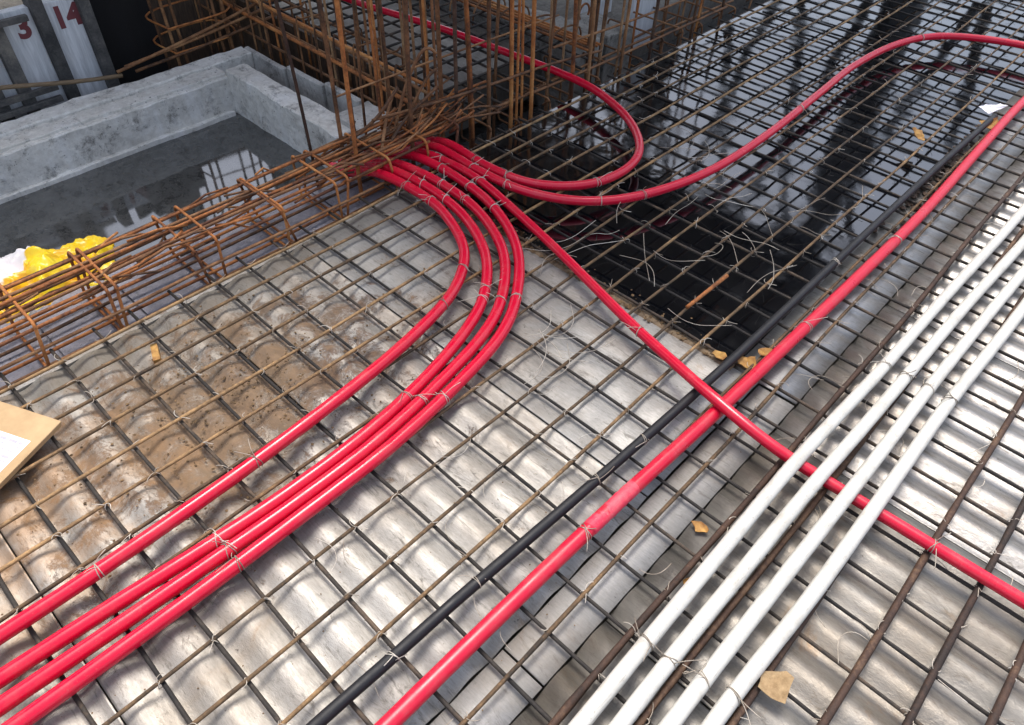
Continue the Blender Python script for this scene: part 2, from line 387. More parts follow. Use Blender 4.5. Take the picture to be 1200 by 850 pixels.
# tie wires at the crossings
def wire_pts(tails, seed):
    r = random.Random(seed); out = []
    a = np.linspace(0, 2 * math.pi * 1.5, 14)
    th = r.uniform(.5, 1.0)
    ring = np.stack([.0115 * np.cos(a) * math.cos(th), .0115 * np.cos(a) * math.sin(th), -.004 + .0125 * np.sin(a)], 1)
    out.append(ring)
    for k in range(tails):
        d = r.uniform(0, 6.28); l = r.uniform(.012, .042); up_ = r.uniform(.1, .8); c = r.uniform(-1.5, 1.5)
        s = np.linspace(0, 1, 7)
        out.append(np.stack([.004 + l * s * np.cos(d + c * s), l * s * np.sin(d + c * s), .009 + l * up_ * s * (1 - .6 * s)], 1))
    return out
variants = []
for s in range(14):
    mb = MB()
    for p in wire_pts(2 if s % 3 else 1, s): mb.tube(p, .00115, 4)
    variants.append(mb)
vmesh = [m.mesh('tie_wire') for m in variants]
for m in vmesh: m.materials.append(M_WIRE)
def pxl(p):
    q = ROT @ (np.array(p) - CAM); return (600 + 850 * q[0] / q[2], 425 + 850 * q[1] / q[2], q[2])
nodes = []
for x in A_X:
    for y in B_Y:
        u, v, d = pxl((x, y, 0))
        if -60 < u < 1260 and -60 < v < 910 and random.random() < .8: nodes.append((d, x, y))
nodes.sort()
for d, x, y in nodes[:300]:
    o = link('tie_wire', random.choice(vmesh), None, mesh_t, (x, y, -.004)); o.rotation_euler = (0, 0, random.choice((0, math.pi / 2, math.pi, -math.pi / 2)) + random.uniform(-.2, .2))
mb = MB()
for d, x, y in nodes[300:]:
    m = random.choice(variants); a = random.uniform(0, 6.28); c, s = math.cos(a), math.sin(a)
    for vv in [np.concatenate(m.v)]:
        w2 = vv.copy(); w2[:, 0] = vv[:, 0] * c - vv[:, 1] * s + x; w2[:, 1] = vv[:, 0] * s + vv[:, 1] * c + y; w2[:, 2] += -.004
        mb.add(w2, m.f)
o = obj('far_tie_wires', mb, M_WIRE, mesh_t); o['kind'] = 'stuff'

# ------------------------------------------------------------------ conduits
def conduit(name, label, pts, r, mat, group=None, ties=(), cat='conduit', k=14, smooth=8):
    p = spline(pts, .02, smooth)
    base = tuple(p[0])
    t = thing(name, label, cat, (0, 0, 0), group)
    obj('pipe', MB().tube(p, r * (1 + .012 * np.sin(np.arange(len(p)) * .9)), k), mat, t)
    for (x, y) in ties:
        i = int(np.argmin((p[:, 0] - x) ** 2 + (p[:, 1] - y) ** 2)); i = min(max(i, 1), len(p) - 2)
        tg = p[i + 1] - p[i - 1]; tg /= np.linalg.norm(tg)
        u = np.cross(tg, (0, 0, 1.)); u /= np.linalg.norm(u); w = np.cross(u, tg)
        a = np.linspace(-.8, math.pi + .8, 18); mb = MB()
        for sgn in (0, .004):
            sk = random.uniform(-.012, .012)
            mb.tube([p[i] + (r + .0012) * (math.cos(q) * u + math.sin(q) * w) + tg * (sgn + sk * math.cos(q)) for q in a], .0013, 4)
        for _ in range(2):
            q = random.uniform(.3, 2.8); s0 = p[i] + (r + .001) * (math.cos(q) * u + math.sin(q) * w)
            d = np.array([random.uniform(-1, 1), random.uniform(-1, 1), random.uniform(.0, .6)]); d /= np.linalg.norm(d); l = random.uniform(.03, .08)
            e = np.array([random.uniform(-1, 1), random.uniform(-1, 1), -.4])
            mb.tube([s0 + d * l * z + e * .018 * z * z for z in np.linspace(0, 1, 7)], .0012, 4)
        obj('tie_wire', mb, M_WIRE, t)
    return t
RZ = .029
def Z(l, z=RZ): return [(a, b, z) if len(q) == 2 else q for q in l for a, b in [q[:2]]]
lead = lambda y: [(-1.74, y, -.088), (-1.6, y, -.07), (-1.45, y, .005)]
c1 = conduit('red_conduit', 'outermost red conduit running apart on the left, nearest the cardboard',
        lead(1.5) + Z([(-1.337, 1.513), (-1.116, 1.528), (-0.934, 1.503), (-0.693, 1.392), (-0.552, 1.221), (-0.481, 1.029), (-0.421, 0.707), (-0.380, 0.254), (-0.365, -0.190), (-0.370, -0.603), (-0.390, -1.409)]),
        .0215, M_RED, 'red conduits sweeping in from the beam cage', [(-1.2, 1.5), (-1.05, 1.5), (-.6, 1.3), (-.5, 1.1), (-.37, .22), (-.355, -.25)])
conduit('red_conduit', 'red conduit second from the left in the sweeping bend',
        lead(1.56) + Z([(-1.32, 1.57), (-1.11, 1.585), (-.86, 1.548), (-.612, 1.43), (-.44, 1.255), (-.345, 1.07), (-.27, .8), (-.225, .5), (-.216, .2), (-.228, -.05), (-.25, -.35), (-.266, -.7), (-.28, -1.4)]),
        .0215, M_RED, 'red conduits sweeping in from the beam cage', [(-1.15, 1.56), (-1.0, 1.56), (-.45, 1.27), (-.42, 1.22), (-.24, .72), (-.23, .0)])
conduit('red_conduit', 'red conduit in the middle of the three strapped together in the bend',
        lead(1.62) + Z([(-1.32, 1.63), (-1.11, 1.648), (-.845, 1.618), (-.57, 1.49), (-.38, 1.288), (-.284, 1.095), (-.224, .83), (-.18, .52), (-.171, .2), (-.178, -.05), (-.188, -.38), (-.2, -.7), (-.212, -1.4)]),
        .0215, M_RED, 'red conduits sweeping in from the beam cage', [(-1.1, 1.62), (-.95, 1.62), (-.38, 1.25), (-.21, .74), (-.155, .0)])
conduit('red_conduit', 'innermost red conduit of the sweeping bend, on the right side of its bundle',
        lead(1.72) + Z([(-1.32, 1.73), (-1.11, 1.735), (-.83, 1.69), (-.555, 1.553), (-.36, 1.35), (-.24, 1.14), (-.178, .87), (-.134, .54), (-.124, .2), (-.122, -.05), (-.125, -.4), (-.132, -.7), (-.148, -1.4)]),
        .0215, M_RED, 'red conduits sweeping in from the beam cage', [(-1.2, 1.72), (-1.0, 1.72), (-.8, 1.68), (-.33, 1.33), (-.14, .8), (-.09, .0)])
conduit('red_conduit', 'thin straight red conduit crossing over the black pipe and under the white pipes',
        lead(1.78) + Z([(-1.32, 1.785), (-1.06, 1.80), (-.82, 1.752)]) + [(-.44, 1.657, .0285), (-.149, 1.57, .03), (.062, 1.502, .036), (.292, 1.432, .055), (.438, 1.386, .068), (.53, 1.366, .07), (.698, 1.347, .055), (.813, 1.36, .035), (.922, 1.369, .0285), (1.13, 1.372, .0285), (1.45, 1.379, .0285), (2.2, 1.4, .0285), (3.2, 1.45, .0285)],
        .0190, M_RED, None, [(-1.25, 1.78), (-1.0, 1.78), (.1, 1.48), (1.2, 1.36)], smooth=30)
conduit('red_conduit', 'long red conduit making the wide loop far across the black membrane',
        lead(1.84) + Z([(-1.337, 1.855), (-1.045, 1.845), (-0.793, 1.875), (-0.562, 2.006), (-0.411, 2.238), (-0.315, 2.621), (-0.300, 3.124), (-0.330, 3.739), (-0.355, 4.253), (-0.300, 4.756), (-0.139, 5.089), (0.264, 5.310), (0.798, 5.341), (1.604, 5.139)]),
        .0208, M_RED, None, [(-1.1, 1.84), (-.9, 1.84), (-.5, 2.05), (-.4, 2.22), (-.3, 3.5), (-.2, 4.9)])
conduit('red_conduit', 'red conduit in a tight loop turning back through the starter bars',
        lead(1.9) + Z([(-1.337, 1.916), (-1.075, 1.900), (-0.834, 1.936), (-0.652, 2.097), (-0.597, 2.319), (-0.662, 2.540), (-0.884, 2.742), (-1.206, 2.873), (-1.488, 2.893), (-1.821, 2.873), (-2.365, 2.832), (-3.030, 2.721), (-3.634, 2.671)]),
        .0208, M_RED, None, [(-1.15, 1.9), (-.95, 1.9), (-.6, 2.15)])
big = conduit('large_red_conduit', 'thick dull red conduit running straight beside the black pipe',
        Z([(0.482, -1.608), (0.477, -0.502), (0.477, 0.021), (0.479, 0.434), (0.484, 0.735), (0.490, 0.937), (0.507, 1.359), (0.519, 1.872), (0.529, 2.324), (0.537, 2.998), (0.517, 3.813), (0.507, 4.537), (0.547, 5.633), (0.598, 7.041)], .030),
        .0228, M_REDBIG, None, [(.485, .72), (.525, 1.95), (.535, 2.7)])
mb = MB(); p = spline([(.484, .74, .030), (.4865, .805, .030), (.488, .88, .030), (.4905, .95, .030)], .006, 2)
mb.tube(p, .0234 + .0004 * rng.standard_normal(len(p)), 14); obj('tape_wrap', mb, M_TAPE, big)
conduit('black_conduit', 'slim black conduit running straight between the mesh and the thick red pipe',
        Z([(.34, -1.5), (.35, -.5), (.356, -.096), (.363, .114), (.368, .323), (.378, .538), (.388, .762), (.397, .992), (.407, 1.274), (.415, 1.628), (.418, 2.0), (.421, 2.5), (.429, 3.265), (.434, 3.6), (.45, 4.2)], .024),
        .0160, M_BLACK, None, [(.39, .12), (.395, .4), (.405, .88), (.41, 1.1), (.425, 2.4)])
wl = ['leftmost white conduit of the four, nearest the red pipe', 'second white conduit counted from the thick red pipe',
      'third white conduit counted from the thick red pipe', 'rightmost white conduit of the four, beside the card scrap']
for k, (x0, x1, x2) in enumerate(((.795, .80, .846), (.869, .875, .928), (.955, .958, 1.0), (1.03, 1.035, 1.077))):
    hump = lambda y: .030 + .037 * math.exp(-((y - 1.36) / .42) ** 2)
    pts = [(x0 - .004 * k + random.uniform(-.004, .004), y, hump(y)) for y in (-1.4, -.8, -.2, .2, .6)] + [(x0 * (1 - f) + x2 * f + .004 * math.sin(y * 4 + k), y, hump(y)) for y, f in ((.95, .02), (1.15, .05), (1.36, .08), (1.6, .16), (1.95, .3), (2.5, .62), (3.2, 1.0), (4.5, 1.5), (6, 2))]
    conduit('white_conduit', wl[k], pts, .0205, M_WHITE, 'four white conduits side by side', [(x0, .58 + .015 * k), (x0 + .02, 1.95), (x1, -.1)], smooth=6)

# ------------------------------------------------------------------ beam cage
cage = thing('beam_cage', 'orange rusty beam cage of bundled bars and stirrups along the pit', 'rebar cage', (-1.5, .5, 0))
def cbar(name, pts, r, mat, parent, step=.08, k=6, sm=1):
    o = obj(name, MB().tube(spline(pts, step, sm), r, k), mat, parent)
    o.matrix_parent_inverse = Matrix.Translation(-Vector(parent.location)); return o
for x, z, m in ((-1.345, .075, M_ORANGE), (-1.40, .085, M_ORANGE), (-1.425, .10, M_BROWN), (-1.46, .092, M_ORANGE), (-1.50, .11, M_ORANGE), (-1.545, .1, M_BROWN), (-1.585, .105, M_ORANGE), (-1.62, .09, M_BROWN),
                (-1.34, -.085, M_BROWN), (-1.42, -.09, M_ORANGE), (-1.52, -.09, M_BROWN), (-1.61, -.085, M_ORANGE), (-1.33, .0, M_BROWN), (-1.63, .01, M_BROWN)):
    a = random.uniform(0, 6)
    end = random.uniform(1.95, 2.5) if z > 0 else 2.0
    ysq = np.arange(-2.4, end, .3)
    cbar('long_bar', [(x + .012 * math.sin(y * 1.5 + a) + random.uniform(-.006, .006), y, z + .01 * math.sin(y * 2.1 + a)) for y in ysq], .0068, m, cage)
def stirrup(y, lean, x0=-1.645, x1=-1.325, z0=-.105, z1=.108):
    pts = []
    c = .02
    for (cx, cz, a0) in ((x1 - c, z1 - c, 0), (x0 + c, z1 - c, 90), (x0 + c, z0 + c, 180), (x1 - c, z0 + c, 270)):
        for q in (0, 30, 60, 90):
            a = math.radians(a0 + q); pts.append((cx + c * math.cos(a), y + lean * (cz + c * math.sin(a)), cz + c * math.sin(a)))
    pts.append(pts[0]); pts.append(pts[1])
    pts.append((pts[1][0] - .05, y + .015, pts[1][2] - .045))
    return pts
ysr_ = [-.95, -.6, -.3, -.02, .27, .3, .62, .66, .98, 1.01, 1.27, 1.3, 1.55, 1.78, 1.95]
for y in ysr_:
    p = np.array(stirrup(y + random.uniform(-.03, .03), random.uniform(-.25, .25)))
    o = obj('stirrup', MB().tube(p, .006, 6), M_ORANGE, cage); o.matrix_parent_inverse = Matrix.Translation(-Vector(cage.location))
for k in range(110):     # loose laps, hooks and tie ends around the bar bundle
    y = random.choice((random.uniform(-.2, 2.0), random.uniform(1.3, 2.0))); x = random.uniform(-1.62, -1.36); z = random.uniform(.05, .12)
    dy = random.uniform(.1, .35); q = .1 if y > 1.4 else .03
    cbar('lap_bar', [(x, y, z), (x + random.uniform(-.04, .04), y + dy * .5, z + random.uniform(-.02, .04)), (x + random.uniform(-.08, .08), y + dy, z + random.uniform(-.05, q))], .0046, random.choice((M_ORANGE, M_BROWN)), cage)
# bent starter hooks at the end of the beam
for pts in ([(-1.5, 1.72, .1), (-1.5, 1.8, .28), (-1.48, 1.88, .42), (-1.47, 1.93, .45), (-1.46, 1.965, .41)],
            [(-1.48, 1.78, .1), (-1.5, 1.85, .2), (-1.48, 1.93, .31), (-1.46, 1.97, .34)],
            [(-1.42, 1.62, .1), (-1.46, 1.75, .16), (-1.45, 1.95, .26)], [(-1.55, 1.5, .12), (-1.5, 1.62, .2), (-1.47, 1.74, .32)],
            [(-1.4, 1.55, .08), (-1.52, 1.7, .18), (-1.62, 1.83, .22)]):
    cbar('hook_bar', pts, .0075, M_BROWN, cage, .02, 6, 2)

# ------------------------------------------------------------------ wall cage with starter bars
wc = thing('wall_cage', 'tall rusty vertical starter bars tied above the beam cage', 'rebar cage', (-1.5, 2, 0))
vb = [(-1.46, 1.46, .05, .009, M_ORANGE), (-1.59, 1.48, .03, .0085, M_BROWN), (-1.66, 1.83, .0, .0085, M_BROWN), (-1.45, 1.78, .05, .009, M_BROWN), (-1.59, 2.10, .0, .009, M_BROWN),
      (-1.5, 2.12, 0, .0085, M_HEAVY), (-1.47, 2.2, .0, .009, M_ORANGE), (-1.50, 2.215, 0, .0085, M_BROWN), (-1.45, 2.3, -.09, .009, M_BROWN), (-1.46, 2.48, 0, .009, M_ORANGE), (-1.44, 2.62, -.1, .0095, M_ORANGE),
      (-1.42, 2.94, -.05, .0095, M_ORANGE), (-1.40, 3.06, -.1, .008, M_BROWN), (-1.42, 3.4, -.1, .008, M_BROWN), (-1.45, 3.75, -.2, .008, M_HEAVY), (-1.44, 4.2, -.1, .008, M_BROWN), (-1.46, 4.6, -.1, .008, M_BROWN),
      (-1.68, 1.62, .0, .0075, M_HEAVY), (-1.72, 2.0, .0, .0075, M_BROWN), (-1.75, 2.35, -.1, .0075, M_HEAVY), (-1.8, 2.7, -.3, .008, M_BROWN), (-1.82, 3.2, -.4, .008, M_BROWN), (-1.8, 3.6, -.4, .008, M_HEAVY), (-1.85, 4.1, -.4, .008, M_BROWN), (-1.66, 1.36, -.1, .007, M_HEAVY)]
for _ in range(26):
    vb.append((random.choice((-1.46, -1.62, -1.78)) + random.uniform(-.03, .03), random.uniform(1.7, 4.4), -.1, .0062, random.choice((M_TAN, M_BROWN, M_ORANGE))))
for x, y, z, r, m in vb:
    hgt = random.uniform(1.0, 1.35); tx, ty = random.uniform(-.03, .03), random.uniform(-.045, .045)
    cbar('starter_bar', [(x, y, z - .35), (x, y, z), (x + tx * .5, y + ty * .5, z + hgt * .5), (x + tx * 1.4, y + ty * 1.4, z + hgt)], r * 1.2, m, wc, .06)
for pts, r in (([(-1.5, 1.6, .2), (-1.46, 2.1, .165), (-1.44, 2.75, .13), (-1.43, 3.2, .08)], .007), ([(-1.5, 1.9, .02), (-1.47, 2.5, .0), (-1.43, 3.2, .0), (-1.43, 4.6, -.02)], .0075),
               ([(-1.62, 1.5, .3), (-1.6, 2.2, .3), (-1.6, 3, .28)], .005), ([(-1.78, 2, -.2), (-1.8, 3, -.22), (-1.82, 4.6, -.2)], .008), ([(-1.5, 2, -.3), (-1.52, 3, -.3), (-1.5, 4.8, -.28)], .008),
               ([(-1.46, 2.8, .2), (-1.47, 3.6, .15), (-1.46, 4.8, .12)], .007), ([(-1.6, 2.4, -.12), (-1.62, 3.2, -.1), (-1.6, 5, -.12)], .008)):
    cbar('horizontal_bar', pts, r, M_BROWN, wc)
for y in np.arange(2.3, 5, .22):
    p = np.array(stirrup(y, random.uniform(-.3, .3), -1.86, -1.42, -.36, -.08 + random.uniform(-.03, .06)))
    o = obj('stirrup', MB().tube(p, .0065, 5), M_BROWN, wc); o.matrix_parent_inverse = Matrix.Translation(-Vector(wc.location))
# ------------------------------------------------------------------ cross beam cage behind the pit
cc = thing('cross_cage', 'brown rebar cage of the cross beam behind the pit corner', 'rebar cage', (-2.6, 2.1, 0))
for y, z, r in ((2.03, .07, .011), (2.06, .17, .009), (2.13, .1, .009), (2.2, .16, .008), (2.05, -.06, .008), (2.2, -.05, .008), (2.12, .02, .007)):
    cbar('long_bar', [(-4.2, y + .02, z + .01), (-3.2, y, z), (-2.4, y - .01, z), (-1.66, y + random.uniform(-.03, .05), z - .01)], r, M_ORANGE if z > .05 and y < 2.1 else M_BROWN, cc)
for x in np.arange(-3.9, -1.8, .17):
    z1 = .18; z0 = -.3
    q = [(x, 2.03, z0), (x + .01, 2.03, z1), (x + .015, 2.05, z1 + .015), (x + .02, 2.19, z1 + .01), (x + .02, 2.21, z1), (x + .01, 2.21, z0)]
    cbar('stirrup', q, .006, M_BROWN, cc, .03, 5, 0)
for x, y in ((-2.32, 2.17), (-1.88, 1.95), (-2.66, 2.11), (-2.5, 2.2), (-2.1, 2.06), (-2.9, 2.2), (-3.1, 2.05), (-3.35, 2.15), (-2.2, 2.22), (-1.98, 2.2), (-2.42, 2.05), (-2.75, 2.22), (-2.0, 2.08), (-3.0, 2.06), (-3.5, 2.08), (-3.2, 2.22), (-1.8, 2.12), (-1.84, 2.24)):
    cbar('starter_bar', [(x, y, -.2), (x, y, .2), (x + random.uniform(-.02, .02), y + random.uniform(-.02, .02), random.uniform(.9, 1.2))], .0075, random.choice((M_TAN, M_BROWN, M_ORANGE)), cc, .08)
tag(obj('back_form', MB().box(-4.2, -1.98, 2.25, 2.275, -.5, -.02), M_PLY, smooth=False), 'dark plywood side form behind the cross beam cage', 'formwork')

# column cage by the dark opening
k2 = thing('column_cage', 'rusty column bars standing behind the pit upstand by the dark opening', 'rebar cage', (-3.2, 1.7, -.1))
for x, y in ((-3.34, 1.58), (-3.36, 1.64), (-3.3, 1.86), (-3.32, 1.93), (-3.55, 1.6), (-3.55, 1.9)):
    cbar('column_bar', [(x, y, -.3), (x, y - .01, .4), (x + .01, y - .02, 1.2)], .0095, M_BROWN, k2, .1)
for z in (-.04, .1, .26): 
    cbar('link', [(-3.29, 1.55, z), (-3.3, 1.95, z + .01), (-3.58, 1.95, z + .01), (-3.58, 1.57, z), (-3.29, 1.555, z)], .006, M_ORANGE, k2, .05, 5, 0)
for (y0, z0, y1, z1) in ((1.25, -.03, 2.2, .06), (1.3, -.07, 2.25, .0), (1.2, -.045, 2.15, .1)):
    cbar('tie_bar', [(-3.3, y0, z0), (-3.28, (y0 + y1) / 2, (z0 + z1) / 2), (-3.3, y1, z1)], .009, M_BROWN, k2, .1)
# ------------------------------------------------------------------ formwork wall, top left
fw = thing('formwork_wall', 'pale panel formwork with dark uprights and red painted numbers behind the pit', 'formwork', (-3.45, .8, -.2))
def fbox(name, a, mat, bevel=.003):
    o = obj(name, MB().box(*a), mat, fw, smooth=False, bevel=bevel); o.matrix_parent_inverse = Matrix.Translation(-Vector(fw.location)); return o
edges = [-.9, -.55, -.2, .1, .36, .60, .735, .96, 1.19]
for a, b in zip(edges[:-1], edges[1:]):
    fbox('panel', (-3.52, -3.46, a + .045, b - .02, -.35, .325), M_PALE)
    fbox('upright', (-3.52, -3.41, a - .02, a + .043, -.3, .4), M_STEELD)
for z in (-.14, -.075, .29):
    fbox('waler', (-3.405, -3.375, -1.2, .9 if z < .3 else .75, z, z + .03), M_STEELD)
fbox('upright', (-3.52, -3.41, 1.17, 1.23, -.3, .42), M_STEELD)
def text(body, y, z, size, x=-3.4585, rot=0.0):
    cu = bpy.data.curves.new('painted_number', 'FONT'); cu.body = body; cu.size = size; cu.extrude = .0008; cu.offset = .006
    tmp = bpy.data.objects.new('tmp', cu); COL.objects.link(tmp)
    dg = bpy.context.evaluated_depsgraph_get(); me = bpy.data.meshes.new_from_object(tmp.evaluated_get(dg)); bpy.data.objects.remove(tmp)
    me.materials.clear(); o = link('painted_number', me, M_PAINT, fw)
    o.matrix_parent_inverse = Matrix.Translation(-Vector(fw.location))
    o.matrix_basis = Matrix.Translation((x, y, z)) @ Matrix.Rotation(rot, 4, 'X') @ Matrix(((0, 0, 1, 0), (1, 0, 0, 0), (0, 1, 0, 0), (0, 0, 0, 1)))
text('3', .84, .19, .15); text('14', 1.03, .19, .15)
# site pipe rail across the forms
tag(obj('timber_rail', MB().tube(spline([(-3.36, -.6, .13), (-3.34, .4, .075), (-3.31, .98, -.035), (-3.3, 1.22, -.07)], .08), .012, 8), M_TIMB), 'brown rail resting against the pale formwork wall', 'rail')
tag(obj('opening_shade', MB().grid([[(-3.62 - .02 * math.sin(y * 21), y, z) for z in (-.5, -.2, .2, .5)] for y in np.linspace(1.1, 1.62, 24)]), M_VOID), 'black sheet standing in for the deep shade of the opening beside the pale formwork', 'sheet')  # added black surface, gives the opening its deep shade as colour
tag(obj('plywood_wall', MB().box(-4.0, -3.95, 1.5, 2.6, -.5, .55), M_PLY, smooth=False), 'dark plywood wall behind the column bars', 'formwork')
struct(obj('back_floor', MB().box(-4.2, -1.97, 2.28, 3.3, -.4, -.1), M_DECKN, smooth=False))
bmsh = thing('back_rebar_mesh', 'small rebar mesh on the pale deck behind the starter bars', 'rebar mesh', (-2.6, 2.8, 0))
for x in np.arange(-3.9, -1.7, .13): cbar('long_bar', [(x, 2.26, -.01), (x + .01, 2.8, -.005), (x, 3.32, -.01)], .0075, M_CROSS, bmsh, .2)
for y in np.arange(2.34, 3.3, .13): cbar('cross_bar', [(-4.1, y, -.025), (-2.8, y + .01, -.02), (-1.5, y, -.025)], .0075, M_CROSS, bmsh, .2)
kb = thing('concrete_kerb', 'broken pale concrete kerb behind the starter bars at the top', 'kerb', (-2.3, 3.4, -.2))
pw('kerb_body', rough_block(-4.2, -1.72, 3.32, 3.62, -.5, -.03, .06, .014, 21), M_CONCM, kb)
pw('kerb_block', rough_block(-2.1, -1.72, 3.66, 3.95, -.5, -.06, .06, .014, 22), M_CONCM, kb)
struct(obj('rear_floor', MB().box(-6, -1.97, 3.64, 8, -.5, -.2), M_CONCD, smooth=False))
kr = thing('kerb_bars', 'bundle of rusty bars lying along the pale kerb', 'rebar bundle', (-2.4, 3.3, 0))
for k in range(5): cbar('long_bar', [(-4, 3.26 + .04 * k, .0 + .006 * k), (-2.6, 3.28 + .035 * k, .005), (-1.6, 3.3 + .03 * k, 0)], .008, random.choice((M_BROWN, M_ORANGE)), kr, .2)
for k in range(9): 
    x = -3.6 + .22 * k; cbar('stirrup', [(x, 3.22, -.2), (x, 3.24, .03), (x + .02, 3.48, .04), (x + .02, 3.5, -.1)], .0065, M_BROWN, kr, .04, 5, 1)
tag(obj('white_board', MB().box(-1.86, -1.82, 4.05, 4.32, -.3, .5), M_PALE, smooth=False, bevel=.004), 'white form board standing behind the trench at the top edge', 'board')
tag(obj('white_board', MB().box(-2.25, -2.21, 3.98, 4.35, -.25, .45), M_PALE, smooth=False, bevel=.004), 'white form board standing upright on the concrete behind the kerb', 'board')
a = np.linspace(-.6, 3.9, 16)
tag(obj('hook_bar', MB().tube([(-1.9, 3.62 + .05 * math.cos(q), .06 + .05 * math.sin(q)) for q in a], .007, 6), M_ORANGE), 'small curled orange hook of rebar above the pale kerb', 'rebar')

# ------------------------------------------------------------------ loose things
# cardboard carton at the left edge
def carton():
    z = .034
    A = np.array((-.93, -.11)); e1 = np.array((-1.15, -.21)) - A; e2 = np.array((-.81, -.34)) - A
    e1 /= np.linalg.norm(e1); e2 /= np.linalg.norm(e2); e2 = e2 - e1 * (e2 @ e1) * .6; e2 /= np.linalg.norm(e2)
    t = thing('cardboard_carton', 'flat brown cardboard carton with a white printed label at the left edge', 'carton', (A[0], A[1], .01))
    L1, L2 = .5, .38
    c = [A, A + e1 * L1, A + e1 * L1 + e2 * L2, A + e2 * L2]
    inset = -e1 * 0
    mb = MB(); mb.add([(*p, z) for p in c] + [(*(p + (sum(c) / 4 - p) * .03), .009) for p in c], [(0, 1, 2, 3), (7, 6, 5, 4)] + [(i, i + 4, (i + 1) % 4 + 4, (i + 1) % 4) for i in range(4)])
    o = obj('box_body', mb, M_CARD, t, smooth=False, bevel=.003); inv = Matrix.Translation(-Vector(t.location)); o.matrix_parent_inverse = inv
    def plate(name, s0, s1, r0, r1, zz, mat, par):
        mb = MB(); q = [A + e1 * s + e2 * r for s, r in ((s0, r0), (s1, r0), (s1, r1), (s0, r1))]
        mb.add([(*p, zz) for p in q] + [(*p, zz - .0008) for p in q], [(0, 1, 2, 3), (7, 6, 5, 4)] + [(i, i + 4, (i + 1) % 4 + 4, (i + 1) % 4) for i in range(4)])
        o = obj(name, mb, mat, par, smooth=False); o.matrix_parent_inverse = inv; return o
    plate('label', .03, .22, .095, .24, z + .001, M_LABEL, t)
    lb = t
    for k in range(7):
        r0 = .108 + k * .018
        s = .045
        while s < .2:
            w = random.uniform(.008, .03); plate('print_line', s, min(s + w, .205), r0, r0 + (.004 if k % 3 else .009), z + .0018, M_INK, t); s += w + random.uniform(.004, .014)
    return t
carton()
# crumpled yellow plastic sheet behind the cage
mb = MB(); G = []
def ridge(x, y, s):
    return 1 - abs(noise.noise(Vector((x * s, y * s, 4.2)))) * 2
for u in np.linspace(0, 1, 80):
    row = []
    for v in np.linspace(0, 1, 80):
        rx, ry = u - .5, v - .5
        edge = 1 + .25 * noise.noise(Vector((math.atan2(ry, rx) * 1.4, 1, 2)))
        x = -1.91 + rx * .46 * edge; y = .06 + ry * .78 * edge + rx * -.1
        d = max(abs(rx), abs(ry)) * 2
        z = -.215 + (.12 * (1 - d ** 2.2)) + .07 * ridge(x, y, 5) * (1 - d * .6) + .035 * ridge(x + 3, y, 12) + .014 * ridge(x, y + 5, 30)
        row.append((x, y, z))
    G.append(row)
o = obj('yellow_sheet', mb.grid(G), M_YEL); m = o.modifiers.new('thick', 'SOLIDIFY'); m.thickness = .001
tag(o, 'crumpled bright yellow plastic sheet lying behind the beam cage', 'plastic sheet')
# scraps
def scrap(x, y, z, w, h, rot, label, mat=M_SCRAP, name='card_scrap', tilt=.2):
    r = random.Random(int(x * 1000 + y * 77)); n = 7; c = []
    for k in range(n):
        a = 2 * math.pi * (k + r.uniform(-.3, .3)) / n; q = r.uniform(.5, 1.2)
        c.append((w * .56 * q * math.cos(a), h * .56 * q * math.sin(a)))
    fx = r.uniform(-.15, .15) * w; sl_ = r.uniform(.25, .6)
    v = [(px_, py_, sl_ * abs(px_ - fx) + .003 * r.random()) for px_, py_ in c] + [(fx, h * .1, 0), (fx, -h * .15, .002)]
    top = [k for k in range(n) if c[k][1] >= 0]; mb = MB()
    bm = bmesh.new(); vs = [bm.verts.new(q) for q in v]
    cen = bm.verts.new((fx, 0, 0))
    for k in range(n): bm.faces.new((vs[k], vs[(k + 1) % n], cen))
    bmesh.ops.delete(bm, geom=[q for q in bm.verts if not q.link_faces], context='VERTS')
    bmesh.ops.subdivide_edges(bm, edges=bm.edges[:], cuts=2, use_grid_fill=True)
    for q in bm.verts: q.co += noise.noise_vector(q.co * 60 + Vector((x, y, 0))) * w * .05
    me = bpy.data.meshes.new(name); bm.to_mesh(me); bm.free()
    o = link(name, me, mat); o.location = (x, y, z); o.rotation_euler = (tilt, -tilt * .6, rot)
    m = o.modifiers.new('thick', 'SOLIDIFY'); m.thickness = .002
    return tag(o, label, 'scrap')
scrap(.455, 1.67, .0, .075, .06, .4, 'ochre card scrap between the black pipe and the thick red conduit')
scrap(.475, 1.74, .012, .045, .035, 1.2, 'small pale card scrap just beyond the ochre one between the pipes')
scrap(.365, 1.64, -.01, .05, .03, .2, 'small yellowish scrap on the left side of the black pipe')
scrap(1.075, .73, .02, .07, .09, .6, 'tan card scrap tucked beside the rightmost white conduit', M_SCRAP2)
scrap(.235, 3.7, .012, .16, .07, 2.4, 'long orange and white scrap lying on the mesh over the black membrane')
scrap(.46, 4.1, .012, .16, .1, .9, 'tan and white crumpled scrap at the far end of the black pipe')
scrap(.41, 4.28, .02, .12, .1, .2, 'white paper scrap at the far end of the black pipe', M_LABEL)
scrap(.70, 1.0, -.02, .05, .03, .3, 'orange mud flake on the deck left of the white conduits')
scrap(.77, .83, -.02, .05, .03, 1.3, 'orange flake close beside the leftmost white conduit')
